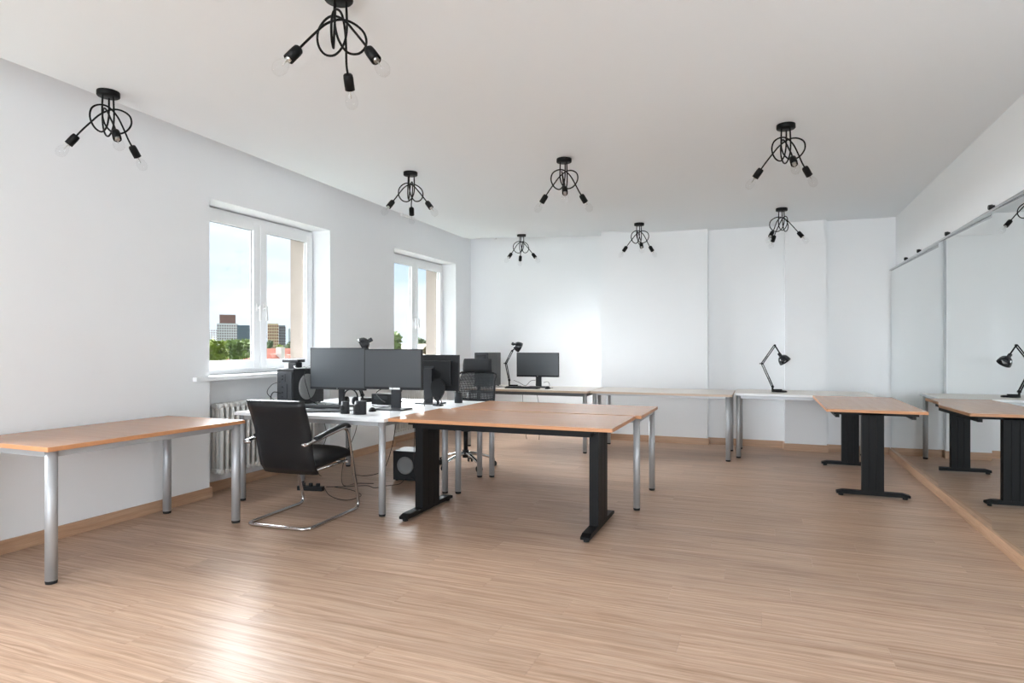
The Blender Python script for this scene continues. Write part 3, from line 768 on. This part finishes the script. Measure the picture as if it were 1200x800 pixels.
def padded(w0, w1, prof, th, nx=10, crown=.012):
    """upholstered slab following a profile of (y, z) points; w0 -> w1 width"""
    bm = bmesh.new(); n = len(prof); F = []; Bk = []
    for i, (y, z) in enumerate(prof):
        a = prof[max(i - 1, 0)]; b = prof[min(i + 1, n - 1)]; ty, tz = b[0] - a[0], b[1] - a[1]; l = math.hypot(ty, tz); ny, nz_ = -tz / l, ty / l
        w = w0 + (w1 - w0) * i / (n - 1); e = min(1, min(i, n - 1 - i) / 1.5 + .35)
        ra, rb = [], []
        for j in range(nx + 1):
            u = j / nx * 2 - 1; k = (1 - abs(u) ** 6) * e
            t2 = th / 2 * (.35 + .65 * k) + crown * (1 - u * u) * e * .5
            ra.append(bm.verts.new((u * w / 2, y + ny * t2, z + nz_ * t2))); rb.append(bm.verts.new((u * w / 2, y - ny * t2, z - nz_ * t2)))
        F.append(ra); Bk.append(rb)
    for i in range(n - 1):
        for j in range(nx):
            f = bm.faces.new([F[i][j], F[i][j + 1], F[i + 1][j + 1], F[i + 1][j]]); f.smooth = True
            f = bm.faces.new([Bk[i][j], Bk[i + 1][j], Bk[i + 1][j + 1], Bk[i][j + 1]]); f.smooth = True
        for j, s in ((0, 1), (nx, -1)):
            f = bm.faces.new([F[i][j], F[i + 1][j], Bk[i + 1][j], Bk[i][j]]); f.smooth = True
    for i in (0, n - 1):
        for j in range(nx):
            f = bm.faces.new([F[i][j], F[i][j + 1], Bk[i][j + 1], Bk[i][j]]); f.smooth = True
    return bm
back = [(.17, .365), (.13, .42), (.105, .50), (.09, .58), (.07, .68), (.035, .78), (.0, .86), (-.012, .895)]
obj('backrest', padded(.455, .475, back, .05), M['leather'], t_)
seat = [(.13, .43), (.19, .435), (.28, .435), (.38, .44), (.48, .45), (.56, .455), (.61, .445)]
obj('seat', padded(.46, .47, seat, .085, crown=.02), M['leather'], t_)
for s in (-1, 1):
    bm = bmesh.new(); bm_tube(bm, smooth_path([(s * (hw + .002), .10, .628), (s * (hw + .01), .22, .655), (s * (hw + .012), .34, .678), (s * (hw + .012), .45, .690), (s * (hw + .01), .50, .668)], 5), .022, 10, flat=.62)
    obj('armrest', bm, M['leather'], t_)
    bm = bmesh.new(); bm_cyl(bm, (s * hw, -.02, .60), (s * (hw - .045), -.0, .60), .012, None, 10); obj('bolt_arm', bm, M['chrome'], t_)

# mesh office chair behind the desks, seen from the front
t_ = thing('office_chair', 'black mesh swivel office chair with headrest and five star aluminium base behind the white desk', 'chair', (-2.92, 6.12, 0), R(-4))
# local: faces -Y
for k in range(5):
    a = R(72 * k + 38); d = Vector((math.cos(a), math.sin(a), 0))
    bm = bmesh.new(); bm_tube(bm, smooth_path([d * .03 + Vector((0, 0, .145)), d * .12 + Vector((0, 0, .135)), d * .23 + Vector((0, 0, .105)), d * .30 + Vector((0, 0, .078))], 4), [.026] * 5 + [.020] * 5 + [.014] * 3, 8, flat=.7)
    leg = obj('star_leg', bm, M['alu'], t_)
    bm = bmesh.new(); n_ = Vector((-d.y, d.x, 0)); c = d * .305 + Vector((0, 0, .028))
    for s in (-1, 1): bm_cyl(bm, c + n_ * .010 * s, c + n_ * .026 * s, .028, None, 16)
    bm_cyl(bm, c + Vector((0, 0, .0)), c + Vector((0, 0, .052)), .009, None, 8)
    obj('castor', bm, M['black_plastic'], leg)
bm = bmesh.new(); bm_cyl(bm, (0, 0, .10), (0, 0, .18), .034, None, 18); bm_cyl(bm, (0, 0, .18), (0, 0, .40), .024, None, 16); obj('gas_lift', bm, M['black_plastic'], t_)
bm = bmesh.new(); bm_box(bm, -.09, .09, -.10, .12, .385, .425, .012); bm_cyl(bm, (.05, 0, .40), (.22, 0, .385), .007, None, 8); obj('mechanism', bm, M['black_plastic'], t_)
obj('seat', padded(.50, .48, [(-.27, .435), (-.22, .455), (-.1, .46), (.02, .46), (.14, .462), (.22, .47)], .065, crown=.02), M['fabric'], t_)
bp_ = [(.24, .52), (.215, .60), (.205, .70), (.215, .80), (.24, .90), (.265, .985)]
bm = bmesh.new(); L_ = []; R_ = []
for i, (y, z) in enumerate(bp_):
    w_ = (.40, .43, .46, .46, .44, .40)[i] / 2; L_.append(Vector((-w_, y, z))); R_.append(Vector((w_, y, z)))
bm_tube(bm, smooth_path(L_ + R_[::-1], 4, True), .014, 8, closed=True, flat=.8); obj('back_frame', bm, M['black_plastic'], t_)
# woven mesh: thin crossing cords
bm = bmesh.new()
def bk(u, v):
    k = v * 5; i = min(int(k), 4); f = k - i
    a = L_[i].lerp(L_[i + 1], f); b = R_[i].lerp(R_[i + 1], f); return a.lerp(b, u) + Vector((0, .012 * (1 - (2 * u - 1) ** 2), 0))
for i in range(1, 30): bm_tube(bm, [bk(i / 30, v / 8) for v in range(9)], .0050, 4)
for j in range(1, 34): bm_tube(bm, [bk(u / 6, j / 34) for u in range(7)], .0040, 4)
o = obj('back_mesh', bm, M['mesh'], t_); o['kind'] = 'stuff'
bm = bmesh.new(); bm_tube(bm, smooth_path([(-.20, .235, .70), (-.1, .262, .69), (.1, .262, .69), (.20, .235, .70)], 4), .03, 8, flat=.5); obj('lumbar_pad', bm, M['fabric'], t_)
bm = bmesh.new(); bm_tube(bm, smooth_path([(0, .06, .40), (0, .25, .41), (0, .29, .50), (0, .285, .75), (0, .30, .96), (0, .30, 1.05)], 5), .022, 8, flat=.7); obj('spine', bm, M['black_plastic'], t_)
hr_ = padded(.36, .34, [(.262, 1.00), (.255, 1.03), (.255, 1.07), (.262, 1.11), (.27, 1.135)], .045, crown=.02); obj('headrest', hr_, M['fabric'], t_)
for s in (-1, 1):
    bm = bmesh.new(); bm_tube(bm, round_path([(s * .12, .03, .41), (s * .27, .03, .42), (s * .285, .02, .62)], .06, 5), .014, 8); ar = obj('armrest', bm, M['black_plastic'], t_)
    bm = bmesh.new(); bm_box(bm, s * .285 - .04, s * .285 + .04, -.12, .13, .62, .648, .012); obj('arm_pad', bm, M['rubber'], ar)

# ================================================================== CABLES
def cable(label, pts, r=.003, m=None, group='loose black cables'):
    bm = bmesh.new(); bm_tube(bm, smooth_path(pts, 6), r, 6); return tag(obj('cable', bm, m or M['cable'], None), label, 'cable', group)
cable('black cable hanging from the white desk between chair arm and desk leg', [(-3.42, 4.905, .74), (-3.42, 4.905, .68), (-3.42, 4.86, .5), (-3.50, 4.80, .25), (-3.55, 4.85, .02), (-3.5, 5.0, .004), (-3.35, 5.05, .004)])
cable('black cable drooping behind the desk leg left of the subwoofer', [(-3.02, 4.905, .74), (-3.02, 4.905, .62), (-3.10, 4.95, .35), (-3.35, 5.2, .10), (-3.6, 5.3, .01), (-3.8, 5.35, .004)])
cable('black cable running down the wall below the far corner of the white desk', [(-3.78, 4.905, .74), (-3.80, 4.905, .6), (-3.83, 4.98, .42), (-3.98, 5.05, .2), (-4.02, 5.1, .05), (-4.02, 5.15, .004)])
cable('black cable snaking over the floor from power strip to subwoofer', [(-3.60, 4.68, .03), (-3.50, 4.86, .004), (-3.36, 4.95, .004), (-3.24, 4.90, .004), (-3.2, 5.0, .004), (-3.12, 5.12, .004), (-3.13, 5.23, .03)])
cable('black cable looping on the floor behind the leather chair frame', [(-3.60, 4.65, .03), (-3.42, 4.50, .004), (-3.20, 4.42, .004), (-3.18, 4.60, .004), (-3.36, 4.74, .004), (-3.60, 4.80, .004)])
cable('black cable rising from the subwoofer towards the orange desk', [(-3.08, 5.24, .05), (-2.98, 5.20, .03), (-2.90, 5.0, .2), (-2.86, 4.95, .5), (-2.84, 4.905, .74)])
cable('thin cable hanging below the pale table under the raised desk lamp', [(-3.05, 8.195, .74), (-3.05, 8.20, .6), (-3.04, 8.2, .3), (-3.0, 8.22, .004)])
cable('thin cable hanging below the pale table under the far monitor', [(-2.86, 8.195, .76), (-2.84, 8.205, .6), (-2.80, 8.2, .35), (-2.82, 8.22, .004)])
cable('black cable arching from lamp base to the far monitor stand', [(-3.02, 7.78, .83), (-2.95, 7.80, .80), (-2.88, 7.85, .76), (-2.82, 7.88, .82), (-2.76, 7.90, .83)])
cable('black cable curling beside the far monitor stand', [(-2.66, 7.93, .80), (-2.60, 7.93, .81), (-2.56, 7.88, .77), (-2.55, 7.80, .744), (-2.48, 7.78, .744)])
cable('black cable hanging from the back of the computer tower by the window', [(-4.08, 4.645, .95), (-4.13, 4.60, .93), (-4.19, 4.60, .86), (-4.15, 4.62, .80), (-4.03, 4.60, .742)])
cable('thick black cable down the left edge of the computer tower by the window', [(-4.08, 4.645, .85), (-4.11, 4.59, .86), (-4.11, 4.56, .80), (-4.04, 4.56, .744), (-3.98, 4.56, .744)], .005)
cable('pale cable looped on top of the tower between router and monitor', [(-4.0, 4.76, 1.10), (-3.97, 4.70, 1.09), (-3.93, 4.70, 1.075), (-3.88, 4.78, 1.09), (-3.86, 4.84, 1.12)], .004, M['cable_w'], None)
cable('black cable draped over the tower side towards the left large monitor', [(-4.02, 4.86, 1.075), (-3.95, 4.84, 1.08), (-3.94, 4.80, 1.0), (-3.92, 4.82, .88), (-3.86, 4.80, .78), (-3.82, 4.84, .740)], .004)
cable('black cable bent beside the stand of the sticker monitor', [(-3.10, 4.80, .905), (-3.12, 4.74, .87), (-3.05, 4.70, .82), (-2.99, 4.68, .80)], .004)
cable('cable lying on the white desk between the two large monitors', [(-3.30, 4.95, .74), (-3.2, 4.85, .74), (-3.08, 4.88, .74), (-2.98, 4.82, .74)], .003)
cable('cable lying on the white desk behind the mouse', [(-3.28, 5.0, .74), (-3.12, 4.98, .74), (-3.10, 4.75, .74), (-3.08, 4.60, .74)], .002)
cable('cable tangle hanging behind the right large monitor', [(-2.82, 5.05, .738), (-2.78, 5.0, .80), (-2.70, 5.02, .83), (-2.66, 5.08, .78), (-2.72, 5.10, .738)], .004)
t_ = thing('power_strip', 'black power strip on the floor below the leather chair seat', 'power strip', (-3.72, 4.62, 0), R(10))
box('body', M['black_plastic'], t_, -.12, .12, -.025, .025, 0, .04, .006)
bm = bmesh.new()
for k in range(3): bm_cyl(bm, (-.07 + k * .07, 0, .038), (-.07 + k * .07, 0, .065), .018, None, 12)
obj('plugs', bm, M['black_plastic'], t_)

# ================================================================== OUTSIDE
def outmat(n, c, r=.9, **k): return mat(n, c, r, **k)
GZ = -15.0
bm = bmesh.new(); bm_box(bm, -900, 500, -600, 1200, GZ - 1, GZ); o = obj('ground', bm, outmat('town_ground', (.06, .075, .04), var=.3, vscale=.05)); o['kind'] = 'structure'

def tower_block(label, c, w, d, ztop, rot, wallc, winc, nx, nz, gapx=.35, gapz=.4, crown=None):
    """block with a real window grid; front (-Y local) faces the room"""
    t_ = thing('tower_block', label, 'building', (c[0], c[1], GZ), rot, None)
    H = ztop - GZ
    box('wall', outmat('facade', wallc), t_, -w / 2, w / 2, 0, d, 0, H)
    wm = outmat('far_glass', winc, .25)
    for face in (0, 1):
        bm = bmesh.new(); L = w if face == 0 else d; n = nx if face == 0 else max(2, int(nx * d / w))
        for i in range(n):
            for j in range(nz):
                a = -L / 2 + (i + gapx / 2) * L / n; b = -L / 2 + (i + 1 - gapx / 2) * L / n; z0 = H * .35 + (j + gapz / 2) * H * .63 / nz; z1 = H * .35 + (j + 1 - gapz / 2) * H * .63 / nz
                if face == 0: bm_box(bm, a, b, -.15, .02, z0, z1)
                else: bm_box(bm, w / 2 - .02, w / 2 + .15, a + d / 2, b + d / 2, z0, z1)
        o = obj('windows', bm, wm, t_); o['kind'] = 'stuff'
    if crown: box('roof_storey', outmat('roof_storey', crown), t_, -w * .38, w * .38, d * .15, d * .85, H, H + 4.2)
    return t_
def at(ux, uy, d): return (ux * d, uy * d)
aim = lambda x, y: math.atan2(y, x) - PI / 2
def blk(label, ux, uy, D, wpx, uz, *a, **k):
    x, y = at(ux, uy, D); return tower_block(label, (x, y), wpx / 749 * D, 16, 1.28 + uz * D, aim(x, y) , *a, **k)
blk('low pale grey office block at the left end of the skyline', -.806, .757, 330, 26, .0270, (.62, .66, .70), (.26, .19, .22), 10, 14)
blk('pale gridded office tower with dark brown roof storey seen in the near window', -.779, .7695, 300, 23, .0350, (.62, .62, .63), (.25, .19, .21), 9, 14, crown=(.16, .09, .075))
blk('dark blue glass office block right of the pale gridded tower', -.7545, .7785, 270, 15, .0320, (.05, .09, .13), (.09, .13, .18), 6, 10)
blk('tan apartment block with orange tinted floors in the right sash', -.7125, .795, 260, 12, .0350, (.60, .46, .32), (.26, .12, .09), 5, 13)
blk('slim dark grey apartment slab beside the tan block', -.699, .800, 262, 7, .0320, (.17, .19, .22), (.09, .055, .065), 3, 14)
blk('hazy pale block farthest right before the window reveal', -.684, .806, 420, 9, .0270, (.45, .48, .52), (.3, .33, .37), 4, 10)

# tiled roofs below
def house(label, x, y, w, d, zr, rot, c=(.20, .045, .02)):
    t_ = thing('house', label, 'building', (x, y, GZ), rot, 'red roofed houses')
    H = zr - GZ
    box('wall', outmat('house_render', (.42, .40, .37)), t_, -w / 2, w / 2, -d / 2, d / 2, 0, H - 2.6)
    bm = bmesh.new(); a = [bm.verts.new(p) for p in [(-w / 2 - .3, -d / 2 - .3, H - 2.6), (w / 2 + .3, -d / 2 - .3, H - 2.6), (w / 2 + .3, d / 2 + .3, H - 2.6), (-w / 2 - .3, d / 2 + .3, H - 2.6), (-w / 2 - .3, 0, H), (w / 2 + .3, 0, H)]]
    for f in [(0, 1, 5, 4), (2, 3, 4, 5), (0, 4, 3), (1, 2, 5), (3, 2, 1, 0)]: bm.faces.new([a[i] for i in f])
    obj('roof', bm, outmat('red_roof_tiles', c, var=.25, vscale=1.5), t_)
    box('chimney', outmat('chimney_render', (.5, .48, .45)), t_, w * .2, w * .2 + .7, -.9, -.2, H - 1.6, H + .7)
    bm = bmesh.new()
    for i in range(3):
        x_ = -w / 3 + i * w / 3; bm_box(bm, x_ - .5, x_ + .5, -d * .36, -d * .22, H - 2.1, H - .9)
    o = obj('dormers', bm, outmat('dormer_white', (.5, .5, .5)), t_)
    return t_
D = 85
for (ux, uy, uz, dd, w_, r_, lab) in [(-.7035, .7985, -.004, 95, 9, 35, 'red roofed house in the middle of the right sash'), (-.690, .804, -.014, 80, 7, -30, 'red roofed house next to the window reveal'), (-.719, .791, -.012, 72, 6, 55, 'red roofed house at the left edge of the right sash'), (-.757, .778, -.013, 62, 5, 25, 'red roofed house at the right corner of the left sash')]:
    house(lab, ux * dd, uy * dd, w_, 6, 1.28 + uz * dd, aim(ux, uy) + R(r_))

leafM = {}
def leafmat(c):
    k = str(c)
    if k not in leafM: leafM[k] = mat('leaves', c, .7, var=.45, vscale=.9)
    return leafM[k]
def tree(label, ux, uy, D, wpx, uz, c, n=1400, zlow=None, leaf=.35):
    x, y = at(ux, uy, D); w = wpx / 749 * D; zt = 1.28 + uz * D
    t_ = thing('tree', label, 'tree', (x, y, GZ), 0, 'trees outside the windows')
    H = zt - GZ; rr = random.Random(int(abs(ux * 1e4)) + wpx); bm = bmesh.new()
    blobs = []
    for k in range(7):
        a = rr.uniform(0, 2 * PI); q = rr.uniform(0, .5) * w / 2; bl = (math.cos(a) * q, math.sin(a) * q, H - w * rr.uniform(.28, .75), w * rr.uniform(.26, .36)); blobs.append(bl)
    blobs.append((0, 0, H - w * .30, w * .30))
    for k in range(n):
        bx, by, bz, br = blobs[k % len(blobs)]
        d = Vector((rr.gauss(0, 1), rr.gauss(0, 1), rr.gauss(0, 1))).normalized(); r_ = br * rr.uniform(.75, 1.05)
        p = Vector((bx, by, bz)) + Vector((d.x * r_, d.y * r_, d.z * r_ * .85)); s = leaf * rr.uniform(.6, 1.3)
        a = Vector((rr.gauss(0, 1), rr.gauss(0, 1), rr.gauss(0, 1))).normalized() * s; b = d.cross(a).normalized() * s * .7
        bm.faces.new([bm.verts.new(p - a), bm.verts.new(p + b), bm.verts.new(p + a), bm.verts.new(p - b)])
    obj('foliage', bm, leafmat(c), t_, normals=False)
    bm = bmesh.new()
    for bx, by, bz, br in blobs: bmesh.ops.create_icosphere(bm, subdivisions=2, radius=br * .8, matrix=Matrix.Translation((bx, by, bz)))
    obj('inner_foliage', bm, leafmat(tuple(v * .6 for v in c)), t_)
    bm = bmesh.new(); bm_cyl(bm, (0, 0, 0), (0, 0, H - w * .5), w * .05, w * .025, 10)
    for k in range(4): bm_cyl(bm, (0, 0, H * .6), (blobs[k][0], blobs[k][1], blobs[k][2]), w * .018, w * .008, 7)
    obj('trunk', bm, outmat('bark', (.08, .06, .045)), t_)
g1, g2, g3 = (.20, .25, .045), (.13, .185, .045), (.065, .10, .035)
tree('bright green tree at the left edge of the near window', -.812, .754, 45, 20, .0075, g1)
tree('bright green tree filling the lower left of the near window', -.797, .763, 38, 20, .0060, g1)
tree('green tree with paler crown in front of the gridded tower', -.782, .769, 46, 17, .0035, g1)
tree('mid green tree below the gridded tower', -.768, .775, 43, 18, .0050, g2)
tree('mid green tree below the dark glass block', -.752, .7805, 50, 17, .0080, g2)
tree('olive tree behind the red roofs in the right sash', -.702, .799, 110, 12, .0010, g1, 900)
tree('dark green tree at the far end of the red roofs', -.688, .804, 120, 12, .0050, g3, 900)
tree('small dark tree below the tan apartment block', -.7175, .7935, 150, 9, .008, g3, 700)
tree('tall leafy green tree at the left side of the far window', -.545, .860, 24, 30, .022, g2, 2200, leaf=.16)
tree('dark tree behind the pale garden wall in the far window', -.499, .879, 60, 16, .0110, g3, 900)
tree('rust green bush below the far window reveal', -.4875, .883, 22, 7, -.004, (.12, .09, .035), 700, leaf=.1)
house('pale walled house seen low in the far window', -.497 * 48, .879 * 48, 8, 8, 1.28 + .003 * 48, aim(-.497, .879), (.33, .28, .22))
